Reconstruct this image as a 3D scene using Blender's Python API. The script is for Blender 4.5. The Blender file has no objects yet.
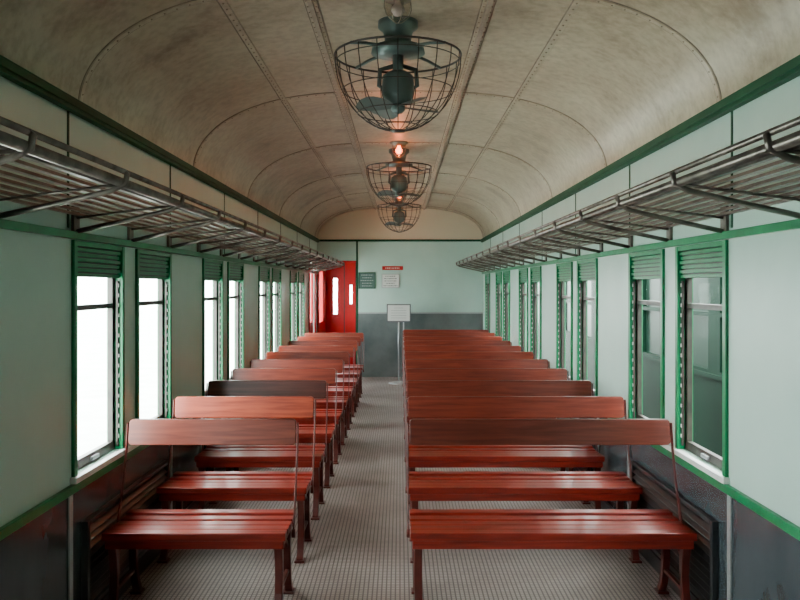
import bpy, math, random
from mathutils import Vector, Matrix
random.seed(4)
CAMH=1.535; HW=1.4; Y0=-3.0; Y1=13.5
CORN=2.315; RISE=0.54
col=bpy.context.scene.collection

# ------------------------------------------------------------ materials
def mat(name, c, rough=0.5, metal=0.0, c2=None, scale=5.0, stretch=(1,1,1), bump=0.0, spec=0.5, lo=0.35, hi=0.65, coat=0.0):
    m=bpy.data.materials.new(name); m.use_nodes=True
    n=m.node_tree.nodes; l=m.node_tree.links
    b=n['Principled BSDF']
    b.inputs['Base Color'].default_value=(*c,1)
    b.inputs['Roughness'].default_value=rough
    b.inputs['Metallic'].default_value=metal
    b.inputs['Specular IOR Level'].default_value=spec
    b.inputs['Coat Weight'].default_value=coat
    if c2 is not None or bump>0:
        tc=n.new('ShaderNodeTexCoord'); mp=n.new('ShaderNodeMapping')
        mp.inputs['Scale'].default_value=stretch
        ns=n.new('ShaderNodeTexNoise'); ns.inputs['Scale'].default_value=scale; ns.inputs['Detail'].default_value=6
        l.new(tc.outputs['Object'],mp.inputs['Vector']); l.new(mp.outputs['Vector'],ns.inputs['Vector'])
        if c2 is not None:
            r=n.new('ShaderNodeValToRGB')
            r.color_ramp.elements[0].position=lo; r.color_ramp.elements[0].color=(*c,1)
            r.color_ramp.elements[1].position=hi; r.color_ramp.elements[1].color=(*c2,1)
            l.new(ns.outputs['Fac'],r.inputs['Fac']); l.new(r.outputs['Color'],b.inputs['Base Color'])
        if bump>0:
            bp=n.new('ShaderNodeBump'); bp.inputs['Strength'].default_value=bump; bp.inputs['Distance'].default_value=0.01
            l.new(ns.outputs['Fac'],bp.inputs['Height']); l.new(bp.outputs['Normal'],b.inputs['Normal'])
    return m

M={}
M['mint']=mat('mint_paint',(0.52,0.70,0.63),0.33,c2=(0.46,0.65,0.585),scale=2.5,bump=0.05)
M['cream']=mat('cream_paint',(0.72,0.63,0.48),0.5)
M['green']=mat('green_gloss_paint',(0.0,0.235,0.085),0.3,c2=(0.0,0.17,0.06),scale=9,spec=.35)
M['dgreen']=mat('dark_green_paint',(0.003,0.06,0.028),0.55,c2=(0.006,0.08,0.035),scale=9,spec=.2)
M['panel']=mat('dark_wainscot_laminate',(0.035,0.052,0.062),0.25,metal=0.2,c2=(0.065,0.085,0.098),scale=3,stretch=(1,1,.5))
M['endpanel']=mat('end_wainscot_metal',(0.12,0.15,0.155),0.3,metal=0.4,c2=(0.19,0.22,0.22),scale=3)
M['strip']=mat('aluminium_strip',(0.45,0.47,0.48),0.35,metal=0.6)
M['black']=mat('black_iron',(0.02,0.02,0.022),0.4,metal=0.3)
M['louvre']=mat('heater_louvre_steel',(0.05,0.055,0.06),0.3,metal=0.6)
M['rack']=mat('worn_rack_steel',(0.13,0.11,0.10),0.3,metal=0.65,c2=(0.26,0.225,0.20),scale=12)
M['white']=mat('white_sill_paint',(0.8,0.82,0.8),0.4)
M['sash']=mat('dark_sash_wood',(0.03,0.026,0.022),0.4,c2=(0.06,0.05,0.04),scale=14)
M['red']=mat('red_vestibule_paint',(0.46,0.002,0.005),0.4,c2=(0.38,0.002,0.004),scale=4,spec=.3)
M['iron']=mat('red_cast_iron',(0.07,0.009,0.006),0.38,c2=(0.11,0.014,0.009),scale=12)
M['fan']=mat('fan_green_grey_enamel',(0.12,0.165,0.16),0.35,metal=0.3)
M['wire']=mat('fan_cage_wire',(0.07,0.065,0.06),0.4,metal=0.5)
M['paper']=mat('white_paper',(0.8,0.82,0.8),0.6)
M['ink']=mat('ink',(0.12,0.13,0.14),0.6)
M['signred']=mat('sign_red',(0.55,0.01,0.01),0.5)
M['plate']=mat('notice_plate_grey_green',(0.07,0.13,0.115),0.4)
M['concrete']=mat('platform_concrete',(0.75,0.78,0.74),0.8,c2=(0.6,0.65,0.6),scale=2)
M['ballast']=mat('track_ballast',(0.04,0.04,0.035),0.9,c2=(0.07,0.065,0.06),scale=30)
M['traing']=mat('train_green_paint',(0.001,0.020,0.010),0.6,c2=(0.001,0.012,0.006),scale=1.5,spec=.1)
M['troof']=mat('train_roof_dark_green',(0.003,0.014,0.009),0.8,c2=(0.002,0.010,0.007),scale=3,spec=.1)
M['brass']=mat('lamp_metal',(0.35,0.30,0.24),0.35,metal=0.8)

# ceiling: stained cream
def ceilmat(name,base,stain,pink):
    m=bpy.data.materials.new(name); m.use_nodes=True
    n=m.node_tree.nodes; l=m.node_tree.links; b=n['Principled BSDF']
    tc=n.new('ShaderNodeTexCoord')
    a=n.new('ShaderNodeTexNoise'); a.inputs['Scale'].default_value=1.5; a.inputs['Detail'].default_value=10; a.inputs['Roughness'].default_value=0.68
    c=n.new('ShaderNodeTexNoise'); c.inputs['Scale'].default_value=22; c.inputs['Detail'].default_value=6
    l.new(tc.outputs['Object'],a.inputs['Vector']); l.new(tc.outputs['Object'],c.inputs['Vector'])
    r=n.new('ShaderNodeValToRGB'); r.color_ramp.elements[0].position=.34; r.color_ramp.elements[0].color=(*stain,1)
    r.color_ramp.elements[1].position=.60; r.color_ramp.elements[1].color=(*base,1)
    e=r.color_ramp.elements.new(.46); e.color=(*pink,1)
    l.new(a.outputs['Fac'],r.inputs['Fac'])
    mx=n.new('ShaderNodeMix'); mx.data_type='RGBA'; mx.blend_type='MULTIPLY'; mx.inputs['Factor'].default_value=0.5
    r2=n.new('ShaderNodeValToRGB'); r2.color_ramp.elements[0].position=.3; r2.color_ramp.elements[0].color=(.6,.55,.5,1); r2.color_ramp.elements[1].position=.6; r2.color_ramp.elements[1].color=(1,1,1,1)
    l.new(c.outputs['Fac'],r2.inputs['Fac'])
    l.new(r.outputs['Color'],mx.inputs['A']); l.new(r2.outputs['Color'],mx.inputs['B'])
    l.new(mx.outputs['Result'],b.inputs['Base Color'])
    b.inputs['Roughness'].default_value=.4
    bp=n.new('ShaderNodeBump'); bp.inputs['Strength'].default_value=.04; bp.inputs['Distance'].default_value=.02
    l.new(a.outputs['Fac'],bp.inputs['Height']); l.new(bp.outputs['Normal'],b.inputs['Normal'])
    return m
M['ceil']=ceilmat('stained_cream_ceiling',(0.63,0.54,0.41),(0.38,0.285,0.20),(0.55,0.445,0.33))
M['ceilrib']=ceilmat('ceiling_rib_paint',(0.50,0.42,0.32),(0.34,0.25,0.18),(0.44,0.35,0.27))
M['seam']=mat('ceiling_seam_painted_shadow',(0.20,0.155,0.12),0.6,c2=(0.34,0.27,0.20),scale=9)  # dark brown paints shadow lines beside the ribs; also seam edges and rivets

# floor
def floormat():
    m=bpy.data.materials.new('ribbed_floor_matting'); m.use_nodes=True
    n=m.node_tree.nodes; l=m.node_tree.links; b=n['Principled BSDF']
    tc=n.new('ShaderNodeTexCoord')
    br=n.new('ShaderNodeTexBrick'); br.offset=0.0; br.inputs['Scale'].default_value=1.0
    br.inputs['Brick Width'].default_value=.023; br.inputs['Row Height'].default_value=.023
    br.inputs['Mortar Size'].default_value=.004; br.inputs['Mortar Smooth'].default_value=.3
    br.inputs['Color1'].default_value=(.47,.41,.385,1); br.inputs['Color2'].default_value=(.41,.355,.33,1); br.inputs['Mortar'].default_value=(.11,.085,.078,1)
    l.new(tc.outputs['Object'],br.inputs['Vector'])
    a=n.new('ShaderNodeTexNoise'); a.inputs['Scale'].default_value=1.5; a.inputs['Detail'].default_value=7
    l.new(tc.outputs['Object'],a.inputs['Vector'])
    r=n.new('ShaderNodeValToRGB'); r.color_ramp.elements[0].position=.3; r.color_ramp.elements[0].color=(.6,.53,.50,1); r.color_ramp.elements[1].position=.65; r.color_ramp.elements[1].color=(1,1,1,1)
    l.new(a.outputs['Fac'],r.inputs['Fac'])
    mx=n.new('ShaderNodeMix'); mx.data_type='RGBA'; mx.blend_type='MULTIPLY'; mx.inputs['Factor'].default_value=.9
    l.new(br.outputs['Color'],mx.inputs['A']); l.new(r.outputs['Color'],mx.inputs['B'])
    l.new(mx.outputs['Result'],b.inputs['Base Color']); b.inputs['Roughness'].default_value=.42
    bp=n.new('ShaderNodeBump'); bp.invert=True; bp.inputs['Strength'].default_value=.35; bp.inputs['Distance'].default_value=.004
    l.new(br.outputs['Fac'],bp.inputs['Height']); l.new(bp.outputs['Normal'],b.inputs['Normal'])
    return m
M['floor']=floormat()

# wood for benches (object colour tints it)
def wood(name,c1,c2,rough,tint=True):
    m=bpy.data.materials.new(name); m.use_nodes=True
    n=m.node_tree.nodes; l=m.node_tree.links; b=n['Principled BSDF']
    tc=n.new('ShaderNodeTexCoord'); mp=n.new('ShaderNodeMapping'); mp.inputs['Scale'].default_value=(1.2,18,18)
    oi=n.new('ShaderNodeObjectInfo')
    ad=n.new('ShaderNodeVectorMath'); ad.operation='ADD'
    l.new(tc.outputs['Object'],ad.inputs[0]); l.new(oi.outputs['Location'],ad.inputs[1])
    l.new(ad.outputs[0],mp.inputs['Vector'])
    ns=n.new('ShaderNodeTexNoise'); ns.inputs['Scale'].default_value=2.5; ns.inputs['Detail'].default_value=7; ns.inputs['Distortion'].default_value=.6
    l.new(mp.outputs['Vector'],ns.inputs['Vector'])
    r=n.new('ShaderNodeValToRGB'); r.color_ramp.elements[0].position=.32; r.color_ramp.elements[0].color=(*c1,1); r.color_ramp.elements[1].position=.68; r.color_ramp.elements[1].color=(*c2,1)
    l.new(ns.outputs['Fac'],r.inputs['Fac'])
    mx=n.new('ShaderNodeMix'); mx.data_type='RGBA'; mx.blend_type='MULTIPLY'; mx.inputs['Factor'].default_value=1 if tint else 0
    l.new(r.outputs['Color'],mx.inputs['A']); l.new(oi.outputs['Color'],mx.inputs['B'])
    l.new(mx.outputs['Result'],b.inputs['Base Color'])
    b.inputs['Roughness'].default_value=rough; b.inputs['Coat Weight'].default_value=.2; b.inputs['Coat Roughness'].default_value=.2
    b.inputs['Specular IOR Level'].default_value=.35
    return m
M['back']=wood('varnished_backrest_wood',(0.13,0.014,0.006),(0.25,0.036,0.016),.42)
M['seat']=wood('red_varnished_seat_wood',(0.15,0.009,0.005),(0.29,0.022,0.012),.30,False)

def glassmat(name,tint,base=.04,amp=.4):
    m=bpy.data.materials.new(name); m.use_nodes=True
    n=m.node_tree.nodes; l=m.node_tree.links
    n.remove(n['Principled BSDF']); o=n['Material Output']
    t=n.new('ShaderNodeBsdfTransparent'); t.inputs['Color'].default_value=(*tint,1)
    g=n.new('ShaderNodeBsdfGlossy'); g.inputs['Roughness'].default_value=.03
    lw=n.new('ShaderNodeLayerWeight'); lw.inputs['Blend'].default_value=.5
    p=n.new('ShaderNodeMath'); p.operation='POWER'; p.inputs[1].default_value=4
    q=n.new('ShaderNodeMath'); q.operation='MULTIPLY_ADD'; q.inputs[1].default_value=amp; q.inputs[2].default_value=base
    l.new(lw.outputs['Facing'],p.inputs[0]); l.new(p.outputs[0],q.inputs[0])
    mx=n.new('ShaderNodeMixShader'); l.new(q.outputs[0],mx.inputs[0]); l.new(t.outputs[0],mx.inputs[1]); l.new(g.outputs[0],mx.inputs[2])
    l.new(mx.outputs[0],o.inputs['Surface']); return m
M['glass']=glassmat('window_glass',(0.93,0.99,0.96),.006,.02)
M['lampglass']=glassmat('lamp_glass',(0.92,0.86,0.82),.08,.5)
def emis(name,c,s):
    m=bpy.data.materials.new(name); m.use_nodes=True
    b=m.node_tree.nodes['Principled BSDF']; b.inputs['Base Color'].default_value=(*c,1)
    b.inputs['Emission Color'].default_value=(*c,1); b.inputs['Emission Strength'].default_value=s; return m
M['bulb']=emis('lit_bulb',(1.0,0.13,0.02),20)
M['bulboff']=mat('unlit_bulb',(0.75,0.62,0.6),.2)
M['tglass']=mat('train_dark_glass',(0.012,0.028,0.02),.35,spec=.08)

# ------------------------------------------------------------ mesh builder
class MB:
    def __init__(s): s.v=[]; s.f=[]; s.m=[]; s.mats=[]; s.sm=[]
    def mi(s,k):
        if k not in s.mats: s.mats.append(k)
        return s.mats.index(k)
    def add(s,vs,fs,k,smooth=False):
        o=len(s.v); s.v+= [tuple(p) for p in vs]; i=s.mi(k)
        for f in fs: s.f.append([a+o for a in f]); s.m.append(i); s.sm.append(smooth)
    def box(s,x0,x1,y0,y1,z0,z1,k):
        if x0>x1:x0,x1=x1,x0
        if y0>y1:y0,y1=y1,y0
        if z0>z1:z0,z1=z1,z0
        vs=[(x0,y0,z0),(x1,y0,z0),(x1,y1,z0),(x0,y1,z0),(x0,y0,z1),(x1,y0,z1),(x1,y1,z1),(x0,y1,z1)]
        s.add(vs,[(3,2,1,0),(4,5,6,7),(0,1,5,4),(1,2,6,5),(2,3,7,6),(3,0,4,7)],k)
    def pane(s,x,y0,y1,z0,z1,k):
        s.add([(x,y0,z0),(x,y1,z0),(x,y1,z1),(x,y0,z1)],[(0,1,2,3)],k)
    def tube(s,pts,r,k,n=8,closed=False,caps=True):
        pts=[Vector(p) for p in pts]; N=len(pts); vs=[];fs=[]
        up=None
        for i,p in enumerate(pts):
            if closed: d=(pts[(i+1)%N]-pts[i-1])
            else: d=pts[min(i+1,N-1)]-pts[max(i-1,0)]
            d.normalize()
            if up is None: up=Vector((0,0,1)) if abs(d.z)<.9 else Vector((1,0,0))
            a=d.cross(up)
            if a.length<1e-4: a=d.cross(Vector((1,0,0)))
            a.normalize(); b=a.cross(d).normalized(); up=b
            rr=r[i] if isinstance(r,(list,tuple)) else r
            for j in range(n):
                t=2*math.pi*j/n; vs.append(p+a*math.cos(t)*rr+b*math.sin(t)*rr)
        M_=N if closed else N-1
        for i in range(M_):
            for j in range(n):
                i2=(i+1)%N; fs.append((i*n+j,i*n+(j+1)%n,i2*n+(j+1)%n,i2*n+j))
        if not closed and caps:
            fs.append(tuple(range(n))[::-1]); fs.append(tuple((N-1)*n+j for j in range(n)))
        s.add(vs,fs,k,True)
    def lathe(s,c,prof,k,n=24):
        vs=[];fs=[]
        for (r,z) in prof:
            for j in range(n):
                t=2*math.pi*j/n; vs.append((c[0]+r*math.cos(t),c[1]+r*math.sin(t),c[2]+z))
        for i in range(len(prof)-1):
            for j in range(n): fs.append((i*n+j,i*n+(j+1)%n,(i+1)*n+(j+1)%n,(i+1)*n+j))
        s.add(vs,fs,k,True)
    def ribbon(s,path,th,x0,x1,k):   # path in (y,z), thickness th list
        vs=[];fs=[];N=len(path)
        for i,(y,z) in enumerate(path):
            a=path[max(i-1,0)]; b=path[min(i+1,N-1)]
            d=Vector((b[0]-a[0],b[1]-a[1])).normalized(); nn=Vector((-d.y,d.x)); t=(th[i] if isinstance(th,list) else th)/2
            vs+= [(x0,y+nn.x*t,z+nn.y*t),(x1,y+nn.x*t,z+nn.y*t),(x1,y-nn.x*t,z-nn.y*t),(x0,y-nn.x*t,z-nn.y*t)]
        for i in range(N-1):
            for j in range(4): fs.append((i*4+j,i*4+(j+1)%4,(i+1)*4+(j+1)%4,(i+1)*4+j))
        fs.append((3,2,1,0)); e=(N-1)*4; fs.append((e,e+1,e+2,e+3))
        s.add(vs,fs,k)
    def obj(s,name,bevel=0,loc=(0,0,0)):
        me=bpy.data.meshes.new(name); me.from_pydata(s.v,[],s.f)
        for k in s.mats: me.materials.append(M[k])
        for p,i,sm in zip(me.polygons,s.m,s.sm): p.material_index=i; p.use_smooth=sm
        import bmesh
        bm=bmesh.new(); bm.from_mesh(me); bmesh.ops.recalc_face_normals(bm,faces=bm.faces); bm.to_mesh(me); bm.free()
        ob=bpy.data.objects.new(name,me); col.objects.link(ob); ob.location=loc
        if bevel: 
            bv=ob.modifiers.new('bevel','BEVEL'); bv.width=bevel; bv.segments=2; bv.limit_method='ANGLE'
        return ob

# ------------------------------------------------------------ ceiling
def prof(x):
    r=min(abs(x)/HW,1); return CORN+RISE*math.sqrt(max(0,1-r**3))
def profpts(n=64,xa=-HW,xb=HW):
    ts=[math.pi*i/n for i in range(n+1)]
    return [( -HW*math.cos(t), prof(-HW*math.cos(t))) for t in ts]
P=profpts()
mb=MB()
vs=[];fs=[];ys=[Y0-.06,Y1+.06]
for y in ys:
    for (x,z) in P: vs.append((x,y,z))
for y in ys:
    for (x,z) in P: vs.append((x*1.05,y,z+.06))
n=len(P)
for i in range(n-1):
    fs.append((i,i+1,n+i+1,n+i)); fs.append((2*n+i,2*n+i+1,3*n+i+1,3*n+i))
    fs.append((i,i+1,2*n+i+1,2*n+i)); fs.append((n+i,n+i+1,3*n+i+1,3*n+i))
fs.append((0,n,3*n,2*n)); fs.append((n-1,2*n-1,4*n-1,3*n-1))
mb.add(vs,fs,'ceil',True)
mb.obj('ceiling')

# ceiling ribs / seams / rivets
mb=MB()
def strip_long(x,w,t,k):
    mb.box(x-w/2,x+w/2,Y0,Y1,prof(x)-t,prof(x)+.01,k)
def rivet(x,y,z,r=.005):
    mb.add([(x-r,y,z),(x,y-r,z),(x+r,y,z),(x,y+r,z),(x,y,z-r)],[(0,1,4),(1,2,4),(2,3,4),(3,0,4)],'seam')
for sx in (-1,1):
    strip_long(sx*.41,.055,.012,'ceil'); strip_long(sx*.41,.022,.026,'ceilrib')
    strip_long(sx*.41-.031,.006,.004,'seam'); strip_long(sx*.41+.031,.006,.004,'seam')
    strip_long(sx*.79,.034,.006,'ceil'); strip_long(sx*.79-.019,.004,.0065,'seam')
    y=2.0
    while y<13.4:
        rivet(sx*.41+.02,y,prof(.41)-.012,.005); rivet(sx*.41-.02,y,prof(.41)-.012,.005); rivet(sx*.79,y,prof(.79)-.006,.006); y+=.075
seams=[3.5+1.93*k for k in range(-3,6)]
for ysm in seams:
    for dy,hw,t,k in ((0,.020,.006,'ceil'),(-.023,.003,.003,'seam'),(.023,.003,.003,'seam')):
        vs=[];fs=[]
        pts=[p for p in P]
        for (x,z) in pts:
            # inward normal approx
            e=.002; dz=(prof(x+e)-prof(x-e))/(2*e) if abs(x)<HW-.003 else (50 if x<0 else -50)
            nx,nz=dz,-1; L=math.hypot(nx,nz); nx/=L; nz/=L; yc=ysm+dy
            vs+= [(x,yc-hw,z),(x+nx*t,yc-hw*.8,z+nz*t),(x+nx*t,yc+hw*.8,z+nz*t),(x,yc+hw,z)]
        for i in range(len(pts)-1):
            for j in range(3): fs.append((i*4+j,i*4+j+1,(i+1)*4+j+1,(i+1)*4+j))
        mb.add(vs,fs,k,False)
    # rivets along arc
    last=P[0]
    for i in range(400):
        t=math.pi*(i+.5)/400; x=-HW*math.cos(t); z=prof(x)
        d=math.hypot(x-last[0],z-last[1])
        if d>.055:
            last=(x,z); 
            e=.002; dz=(prof(x+e)-prof(x-e))/(2*e) if abs(x)<HW-.003 else 0
            L=math.hypot(dz,1)
            rivet(x+dz/L*.006,ysm,z-.006/L,.006)
mb.obj('trim_1')

# cornice
mb=MB()
for sx in (-1,1):
    mb.box(sx*1.40,sx*1.365,Y0,Y1,CORN-.045,CORN+.012,'dgreen')
    mb.box(sx*1.365,sx*1.355,Y0,Y1,CORN-.03,CORN-.002,'dgreen')
mb.box(-1.365,1.365,Y1-.018,Y1,CORN-.03,CORN+.005,'dgreen')
mb.obj('trim_2',.003)

# ------------------------------------------------------------ walls
def wins(side):
    L=[]
    for k in range(-1,4):  # unseen walls behind the camera kept windowless to darken the foreground
        s=3.42+2.25*k
        L.append((s,s+.60)); L.append((s+.82,s+1.43))
    if side>0: L.append((12.42,13.02))
    return L
WB=.72; WT=1.72
for side,nm in ((-1,'left'),(1,'right')):
    mb=MB(); X=side*HW; XO=side*1.47
    ops=[(a,b,WB,WT) for a,b in wins(side)]
    if side<0: ops.append((12.3,13.1,0.02,1.94))
    ops.sort()
    cur=Y0
    for (a,b,h0,h1) in ops:
        mb.box(X,XO,cur,a,.69,CORN,'mint')
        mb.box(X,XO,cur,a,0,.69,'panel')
        mb.box(X,XO,a,b,h1,CORN,'mint')
        if h0>.1:
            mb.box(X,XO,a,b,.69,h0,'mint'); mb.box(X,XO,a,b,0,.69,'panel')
        cur=b
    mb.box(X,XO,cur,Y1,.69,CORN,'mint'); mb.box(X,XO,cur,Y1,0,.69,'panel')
    # upper panel seams
    y=4.12-2.25*3
    while y<Y1:
        mb.box(X,X-side*.004,y-.008,y+.008,1.78,CORN-.045,'dgreen' ); y+=2.25/1.5
    mb.obj('wall_'+nm)
    # trims
    t=MB()
    yend=12.2 if side<0 else Y1
    t.box(X,X-side*.022,Y0,yend,.655,.692,'green')
    t.box(X,X-side*.022,Y0,Y1,1.735,1.768,'green')
    t.obj('trim_'+('3' if side<0 else '4'),.003)
    # sill per pair + wainscot strips + louvres
    t=MB()
    for k in range(-1,4):
        s=3.42+2.25*k
        t.box(X,X-side*.03,s-.03,s+1.46,.694,.72,'white')
    t.obj('window_sill' ,.003)
    t=MB()
    for k in range(-2,5):
        s=3.42+2.25*k
        for yy in (s-.03,s+1.46):
            if yy<yend: t.box(X,X-side*.008,yy-.018,yy+.018,0.08,.655,'strip')
    t.box(X,X-side*.02,Y0,yend,0,.08,'black')
    for k in range(-1,4):
        s=3.42+2.25*k
        a,b=s+.12,s+1.30
        t.box(X,X-side*.03,a-.03,a,.1,.50,'louvre'); t.box(X,X-side*.03,b,b+.03,.1,.50,'louvre')
        t.box(X,X-side*.03,a,b,.1,.12,'louvre'); t.box(X,X-side*.03,a,b,.48,.50,'louvre')
        for i in range(10):
            z=.135+i*.034
            vs=[(X-side*.004,a,z+.022),(X-side*.004,b,z+.022),(X-side*.03,b,z),(X-side*.03,a,z),(X-side*.004,a,z+.016),(X-side*.004,b,z+.016),(X-side*.027,b,z-.004),(X-side*.027,a,z-.004)]
            t.add(vs,[(0,1,2,3),(7,6,5,4),(3,2,6,7),(0,1,5,4),(0,3,7,4),(1,2,6,5)],'louvre')
    t.obj('baseboard_'+nm,.002)

# windows
wn=1
for side in (-1,1):
    S=side
    for (a,b) in wins(side):
        t=MB(); X=S*HW; g='green'
        # outer casing on wall
        t.box(X-S*.014,X+S*.065,a-.012,a+.022,WB,WT+.012,g)
        t.box(X-S*.014,X+S*.065,b-.022,b+.012,WB,WT+.012,g)
        t.box(X-S*.012,X+S*.065,a+.022,b-.022,WT-.012,WT+.012,g)
        # ratchet strips
        for yy,dy in ((a+.022,1),(b-.022,-1)):
            t.box(X+S*.004,X+S*.014,yy,yy+dy*.018,WB+.02,1.56,'sash')
            for i in range(16):
                z=WB+.06+i*.05
                t.box(X+S*.000,X+S*.004,yy+dy*.003,yy+dy*.014,z,z+.018,'white')
        # sash
        xa,xb=X+S*.025,X+S*.05; A=a+.022;B=b-.022
        t.box(xa,xb,A,A+.032,WB,1.60,'sash'); t.box(xa,xb,B-.032,B,WB,1.60,'sash')
        t.box(xa,xb,A+.032,B-.032,WB,WB+.045,'sash')
        t.box(xa,xb,A+.032,B-.032,1.425,1.45,'sash')
        t.box(xa,xb,A+.032,B-.032,1.575,1.60,'sash')
        t.pane(X+S*.037,A+.032,B-.032,WB+.045,1.425,'glass')
        t.pane(X+S*.037,A+.032,B-.032,1.45,1.575,'glass')
        # handle
        t.box(X+S*.012,X+S*.025,(A+B)/2-.04,(A+B)/2+.04,WB+.012,WB+.03,'strip')
        # rolled slatted blind
        for i in range(6):
            z=1.575+i*.0225
            t.box(X+S*.002-S*.006*(i%2),X+S*.02,A,B,z,z+.016,'green')
        t.box(X+S*.012,X+S*.022,A,B,1.58,WT-.012,'black')
        t.obj('window_%d'%wn,.0015); wn+=1

# side red door (left)
t=MB(); X=-HW
t.box(X+.001,X+.02,12.24,12.32,0,1.98,'red'); t.box(X+.001,X+.02,13.08,13.16,0,1.98,'red'); t.box(X+.001,X+.02,12.32,13.08,1.9,1.98,'red')
t.box(X-.05,X-.02,12.32,13.08,.02,.95,'red'); t.box(X-.05,X-.02,12.32,12.44,.95,1.9,'red'); t.box(X-.05,X-.02,12.96,13.08,.95,1.9,'red')
t.box(X-.05,X-.02,12.44,12.96,1.78,1.9,'red'); t.pane(X-.035,12.44,12.96,.95,1.78,'glass')
t.tube([(X-.02,12.4,1.0),(X+.02,12.4,1.0),(X+.02,12.48,1.0)],.008,'strip')
t.obj('door_1',.003)

# ------------------------------------------------------------ floor, end walls
t=MB(); t.box(-1.47,1.47,Y0-.06,15.2,-.08,0,'floor'); t.obj('floor')
t=MB(); D0,D1=-1.37,-.74
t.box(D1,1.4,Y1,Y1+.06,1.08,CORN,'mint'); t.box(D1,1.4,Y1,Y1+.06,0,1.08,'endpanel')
t.box(-1.4,D1,Y1,Y1+.06,1.94,CORN,'mint'); t.box(-1.4,D0,Y1,Y1+.06,0,1.94,'red')
def tymp(t,ya,yb,k):
    n=len(P); vs=[(x,ya,z) for x,z in P]+[(x,yb,z) for x,z in P]
    fs=[tuple(range(n)),tuple(range(n,2*n))]
    t.add(vs,fs,k)
tymp(t,Y1,Y1+.06,'cream')
t.box(D1-.0,D1+.03,Y1-.012,Y1,0,CORN-.03,'dgreen')
t.box(D1+.03,1.4,Y1-.012,Y1,1.07,1.095,'strip')
t.box(.05,.07,Y1-.006,Y1,0,1.07,'strip')
t.box(D0,D1,Y1-.012,Y1,1.93,1.96,'red')
t.obj('wall_end')
t=MB(); t.box(-1.4,1.4,Y0-.06,Y0,0,CORN,'mint'); tymp(t,Y0-.06,Y0,'cream'); t.obj('wall_back')
# vestibule
t=MB(); ya,yb=Y1+.06,15.1
t.box(-1.47,-1.4,ya,13.9,0,2.3,'red'); t.box(-1.47,-1.4,14.5,yb,0,2.3,'red'); t.box(-1.47,-1.4,13.9,14.5,0,.9,'red'); t.box(-1.47,-1.4,13.9,14.5,1.8,2.3,'red')
t.box(.2,.26,ya,yb,0,2.3,'red'); t.box(-1.47,.26,ya,yb,2.3,2.36,'red')
t.box(-1.47,-1.26,yb,yb+.05,0,2.3,'red'); t.box(-1.26,-1.18,yb,yb+.05,0,1.0,'red'); t.box(-1.26,-1.18,yb,yb+.05,1.68,2.3,'red')
t.box(-1.18,-.95,yb,yb+.05,0,2.3,'red'); t.box(-.95,-.90,yb,yb+.05,0,1.2,'red'); t.box(-.95,-.90,yb,yb+.05,1.55,2.3,'red'); t.box(-.90,.26,yb,yb+.05,0,2.3,'red')
t.box(-1.06,-1.04,yb-.02,yb,0,2.1,'iron'); t.box(-.84,-.82,yb-.02,yb,0,2.1,'iron')
t.obj('wall_vestibule')

# ------------------------------------------------------------ luggage racks
for side in (-1,1):
    t=MB(); S=side; fx,fz=.955,CAMH+.355; wz=CAMH+.30
    ra,rb=.4,13.3
    t.tube([(S*fx,ra,fz),(S*fx,rb,fz)],.016,'rack',10)
    t.tube([(S*(fx-.012),ra,fz+.036),(S*(fx-.012),rb,fz+.036)],.010,'rack',8)
    N=8
    for i in range(1,N+1):
        u=i/(N+.3); x=fx+(1.38-fx)*u; z=fz+(wz-fz)*u
        t.box(S*x-.010,S*x+.010,ra,rb,z-.004,z+.006,'rack')
    y=2.73-.70*3
    while y<rb:
        # support bracket
        t.tube([(S*1.385,y,CAMH+.235),(S*1.2,y,CAMH+.275),(S*(fx+.03),y,fz-.03),(S*(fx-.018),y,fz-.006),(S*(fx-.024),y,fz+.026),(S*(fx-.012),y,fz+.036)],.0105,'rack',8)
        t.box(S*1.398,S*1.385,y-.03,y+.03,CAMH+.20,CAMH+.34,'rack')
        t.tube([(S*1.385,y,wz-.008),(S*fx,y,fz-.008)],.006,'rack',6)
        y+=.70
    t.obj('luggage_rack')

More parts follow.
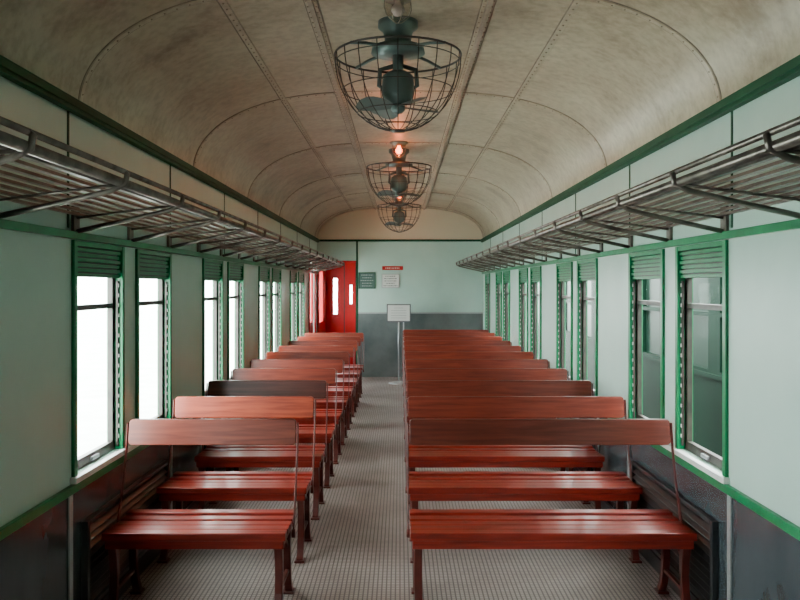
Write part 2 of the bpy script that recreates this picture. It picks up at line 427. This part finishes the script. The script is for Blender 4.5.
# ------------------------------------------------------------ benches
def bench_mesh(L,name):
    t=MB()   # origin: x=left end, y=0 is backrest plane, floor z=0. front is -y
    d0,d1=-.37,.02
    n=5; gp=.018; w=(d1-d0-gp*(n-1))/n
    for i in range(n):
        a=d0+i*(w+gp)
        dz=(0,-.005,-.009,-.006,.002)[i]
        t.box(0,L,a,a+w,.388+dz-(.012 if i==0 else 0),.412+dz,'seat')
    # front & rear rails
    t.box(.01,L-.01,d0+.012,d0+.036,.335,.376,'seat'); t.box(.01,L-.01,d1-.036,d1-.012,.335,.387,'seat')
    for x in ([.015,L-.06] ):
        t.box(x,x+.045,d0+.036,d1-.036,.335,.378,'seat')
        # legs (cast, S curved)
        for sg,yc in ((-1,d0+.05),(1,d1-.05)):
            path=[(yc,.34),(yc-sg*.012,.27),(yc-sg*.016,.20),(yc-sg*.004,.12),(yc+sg*.018,.06),(yc+sg*.045,.018),(yc+sg*.055,.006)]
            t.ribbon(path,[.055,.042,.034,.032,.034,.034,.012],x+.004,x+.041,'iron')
            t.box(x-.006,x+.051,yc+sg*.01,yc+sg*.075,0,.012,'iron')
        # arch brace between the legs
        mid=(d0+d1)/2; pts=[]
        for j in range(9):
            th=math.pi*j/8; pts.append((mid-.135*math.cos(th),.20+.115*math.sin(th)))
        t.ribbon(pts,.016,x+.014,x+.03,'iron')
        t.box(x+.012,x+.032,d0+.06,d1-.06,.12,.138,'iron')
    mids=[.5*L] if L>1 else []
    for x in mids: t.box(x-.02,x+.02,d0+.036,d1-.036,.345,.377,'seat')
    # swing arms for backrest (flat steel)
    for x0,x1 in ((-.012,-.004),(L+.004,L+.012)):
        t.ribbon([(-.15,.33),(-.12,.42),(-.06,.58),(-.012,.72),(.012,.85)],[.035,.028,.024,.024,.022],x0,x1,'iron')
        t.tube([(x0-.004,-.15,.345),(x1+.004,-.15,.345)],.022,'iron',12)
    # backrest board slightly tilted w/ rounded outline
    vs=[];fs=[]
    c=.018; out=[]
    z0,z1=.742,.868
    def corner(cx,cz,a0):
        for j in range(4):
            a=a0+math.pi/2*j/3; out.append((cx+c*math.cos(a),cz+c*math.sin(a)))
    corner(L-c,z1-c,0); corner(c,z1-c,math.pi/2); corner(c,z0+c,math.pi); corner(L-c,z0+c,1.5*math.pi)
    m=len(out)
    for off in (-.011,.011):
        for (x,z) in out: vs.append((x,off+(z-z0)*.16-.006,z))
    fs=[tuple(range(m)),tuple(range(2*m-1,m-1,-1))]+[(i,(i+1)%m,m+(i+1)%m,m+i) for i in range(m)]
    t.add(vs,fs,'back')
    return t
def put(me,x,y,c,L):
    ob=bpy.data.objects.new('slatted_bench',me); col.objects.link(ob); ob.location=(x,y,0); ob.color=(*c,1)
    bv=ob.modifiers.new('bevel','BEVEL'); bv.width=.004; bv.segments=2; bv.limit_method='ANGLE'
for side in (-1,1):
    if side<0: xa,L,rows=-1.355,.835,10
    else: xa,L,rows=.047,1.303,11
    t=bench_mesh(L,'b'); o=t.obj('slatted_bench'); me=o.data; bpy.data.objects.remove(o)
    for k in range(rows):
        y=4.0+.82*k
        v=random.uniform(.9,1.15); c=(v,v,v)
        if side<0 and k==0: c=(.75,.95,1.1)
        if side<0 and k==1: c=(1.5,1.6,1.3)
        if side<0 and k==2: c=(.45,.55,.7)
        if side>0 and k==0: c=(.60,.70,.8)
        put(me,xa,y,c,L)

# ------------------------------------------------------------ fans
def fan(y):
    t=MB(); x=-.01; top=prof(0); rim=CAMH+1.15; R=.315; D=.375
    t.lathe((x,y,0),[(.0,top),(.10,top),(.10,top-.03),(.075,top-.05),(.06,rim+.05),(.13,rim+.04),(.135,rim+.012),(.05,rim+.0),(.0,rim)],'fan')
    # mounting straps to the rim
    for a in range(4):
        th=math.pi/4+a*math.pi/2
        cx,cy=math.cos(th),math.sin(th)
        t.tube([(x+.1*cx,y+.1*cy,rim+.03),(x+.22*cx,y+.22*cy,rim+.018),(x+R*cx,y+R*cy,rim)],.008,'fan',6)
    t.tube([(x,y,rim),(x,y,rim-.09)],.028,'fan',12)
    # yoke and motor
    t.lathe((x,y,0),[(.0,rim-.075),(.045,rim-.08),(.075,rim-.10),(.08,rim-.135),(.08,rim-.195),(.065,rim-.225),(.03,rim-.24),(.022,rim-.27),(.0,rim-.27)],'fan')
    for s in (-1,1):
        t.tube([(x+s*.02,y,rim-.05),(x+s*.09,y,rim-.07),(x+s*.095,y,rim-.15),(x+s*.075,y,rim-.16)],.012,'fan',8)
    # blades
    hz=rim-.258
    t.lathe((x,y,0),[(0,hz+.02),(.035,hz+.015),(.035,hz-.015),(.02,hz-.03),(0,hz-.032)],'fan',16)
    for b in range(4):
        th=.5+b*math.pi/2; vs=[];fs=[]
        rows=[(.03,.018),(.07,.04),(.12,.06),(.17,.066),(.20,.055),(.218,.03)]
        for lay in (0,1):
            for r,w in rows:
                for q in (-1,0,1):
                    wx=q*w; zz=hz+.35*wx*.9+(.003 if lay else 0)+.004*(1-q*q)
                    vs.append((x+r*math.cos(th)-wx*math.sin(th),y+r*math.sin(th)+wx*math.cos(th),zz))
        m=len(rows)*3
        for lay in (0,1):
            o=lay*m
            for i in range(len(rows)-1):
                for j in range(2):
                    fs.append((o+i*3+j,o+i*3+j+1,o+(i+1)*3+j+1,o+(i+1)*3+j))
        t.add(vs,fs,'fan',True)
    # cage
    def ring(r,z,w):
        t.tube([(x+r*math.cos(2*math.pi*j/40),y+r*math.sin(2*math.pi*j/40),z) for j in range(40)],w,'wire',6,closed=True)
    ring(R,rim,.0055); ring(R*.985,rim-.035,.0025)
    for a in (28,50,70): ring(R*math.cos(math.radians(a)),rim-D*math.sin(math.radians(a)),.0025)
    ring(.035,rim-D,.004)
    for j in range(20):
        th=2*math.pi*j/20; pts=[]
        for q in range(11):
            a=math.radians(84*q/10); r=max(R*math.cos(a),.034)
            pts.append((x+r*math.cos(th),y+r*math.sin(th),rim-D*math.sin(a)))
        t.tube(pts,.0024,'wire',5)
    t.lathe((x,y,0),[(0,rim-D+.004),(.035,rim-D+.003),(.035,rim-D-.005),(0,rim-D-.008)],'wire',16)
    t.obj('caged_ceiling_fan')
for y in (4.0,7.75,11.5): fan(y)

# lamps
for i,y in enumerate((3.6,5.47,7.35,9.2,11.05,12.9)):
    lit=i>0; t=MB(); x=-.01; top=prof(0)
    t.lathe((x,y,0),[(0,top),(.085,top),(.085,top-.012),(.065,top-.02),(.06,top-.035),(.0,top-.035)],'brass')
    t.lathe((x,y,0),[(.055,top-.035),(.058,top-.06),(.055,top-.085),(.042,top-.11),(.02,top-.125),(0,top-.128)],'lampglass')
    t.lathe((x,y,0),[(0,top-.03),(.015,top-.035),(.016,top-.05),(.03,top-.07),(.03,top-.085),(.018,top-.103),(0,top-.108)],'bulb' if lit else 'bulboff',16)
    for j in range(4):
        th=j*math.pi/2+.4; t.tube([(x+r*math.cos(th),y+r*math.sin(th),top-h) for r,h in ((.063,.03),(.066,.07),(.055,.105),(.02,.134),(0,.137))],.002,'brass',5)
    t.obj('ceiling_lamp')
    if lit:
        li=bpy.data.lights.new('lamp_glow','POINT'); li.energy=1.8; li.color=(1,.25,.07); li.shadow_soft_size=.03
        lo=bpy.data.objects.new('lamp_glow',li); lo.location=(x,y,top-.17); col.objects.link(lo)

# ------------------------------------------------------------ signs
def sign(name,x0,x1,z0,z1,k,lines,lk,border=None):
    t=MB(); y=Y1
    t.box(x0,x1,y-.012,y-.001,z0,z1,k)
    if border: 
        for a in ((x0,x0+.012,z0,z1),(x1-.012,x1,z0,z1),(x0+.012,x1-.012,z0,z0+.012),(x0+.012,x1-.012,z1-.012,z1)): t.box(a[0],a[1],y-.016,y-.012,a[2],a[3],border)
    for i in range(lines):
        z=z1-(z1-z0)*(i+1)/(lines+1); w=(x1-x0)*random.uniform(.5,.78)/2; c=(x0+x1)/2; xx=c-w
        while xx<c+w:
            ww=random.uniform(.01,.028); hh=(z1-z0)*.12/lines; t.box(xx,min(xx+ww,c+w),y-.0135,y-.012,z-hh,z+hh,lk); xx+=ww+.01
    t.obj(name)
sign('notice_plate',-.70,-.41,1.49,1.765,'plate',5,'strip','dgreen')
sign('red_warning_sign',-.30,.05,1.805,1.87,'signred',1,'paper')
sign('wall_notice',-.31,-.01,1.50,1.74,'paper',5,'ink','strip')
# sign stand
t=MB(); cx=-.02; y=12.6
t.lathe((cx,y,0),[(0,0),(.16,0),(.16,.012),(.12,.022),(.03,.04),(0,.04)],'strip',28)
t.tube([(cx,y,.03),(cx,y,1.05)],.012,'strip',10)
def tb(x0,x1,u0,u1,v0,v1,k):
    a=math.radians(14); vs=[]
    for v in (v0,v1):
        for (xx,u) in ((x0,u0),(x1,u0),(x1,u1),(x0,u1)):
            vs.append((cx+xx,y-.02+u*math.sin(a)-v*math.cos(a),.965+u*math.cos(a)+v*math.sin(a)))
    t.add(vs,[(0,1,2,3),(7,6,5,4),(0,1,5,4),(1,2,6,5),(2,3,7,6),(3,0,4,7)],k)
tb(-.19,.19,0,.29,0,.015,'ink'); tb(-.172,.172,.018,.272,.015,.018,'paper')
for i in range(5):
    w=.12 if i else .07
    tb(-w,w,.222-i*.04,.228-i*.04,.018,.019,'strip')
t.obj('sign_stand')

# ------------------------------------------------------------ outside
t=MB(); t.box(-40,-1.9,-20,60,-1.0,-.25,'concrete'); t.obj('platform_ground')
t=MB(); t.box(-1.9,30,-20,60,-1.3,-1.0,'ballast'); t.obj('track_ground')
t=MB(); X=2.9
t.box(X,X+2.6,-10,45,-.75,.75,'traing'); t.box(X,X+2.6,-10,45,1.75,2.5,'traing')
y=-10
while y<45:
    t.box(X,X+.1,y,y+.28,.75,1.75,'traing'); t.box(X+.04,X+.06,y+.28,y+1.15,.75,1.75,'tglass')
    t.box(X+.0,X+.05,y+.28,y+1.15,1.25,1.29,'traing'); y+=1.15
vs=[];fs=[]
t.box(X-.02,X+.02,-10,45,.68,.72,'traing')
for j in range(13):
    th=math.pi*j/12
    for yy in (-10,45): vs.append((X+1.3-1.36*math.cos(th),yy,2.5+.5*math.sin(th)))
for j in range(12): fs.append((2*j,2*j+1,2*j+3,2*j+2))
t.add(vs,fs,'troof',True)
for yy in range(-9,44,3): t.tube([(X+.1,yy,-.72),(X+.25,yy,-.72)],.42,'black',20)
t.box(X+.2,X+2.4,-10,45,-1.0,-.75,'black')
t.obj('neighbouring_train')

# ------------------------------------------------------------ world & camera
w=bpy.data.worlds.new('World'); bpy.context.scene.world=w; w.use_nodes=True
bg=w.node_tree.nodes['Background']; bg.inputs['Color'].default_value=(.95,1,.99,1); bg.inputs['Strength'].default_value=25.0
cam=bpy.data.cameras.new('camera'); cam.lens=36; cam.sensor_width=36; cam.shift_y=-14/800
co=bpy.data.objects.new('camera',cam); co.location=(0,0,CAMH); co.rotation_euler=(math.pi/2,0,0); col.objects.link(co)
bpy.context.scene.camera=co
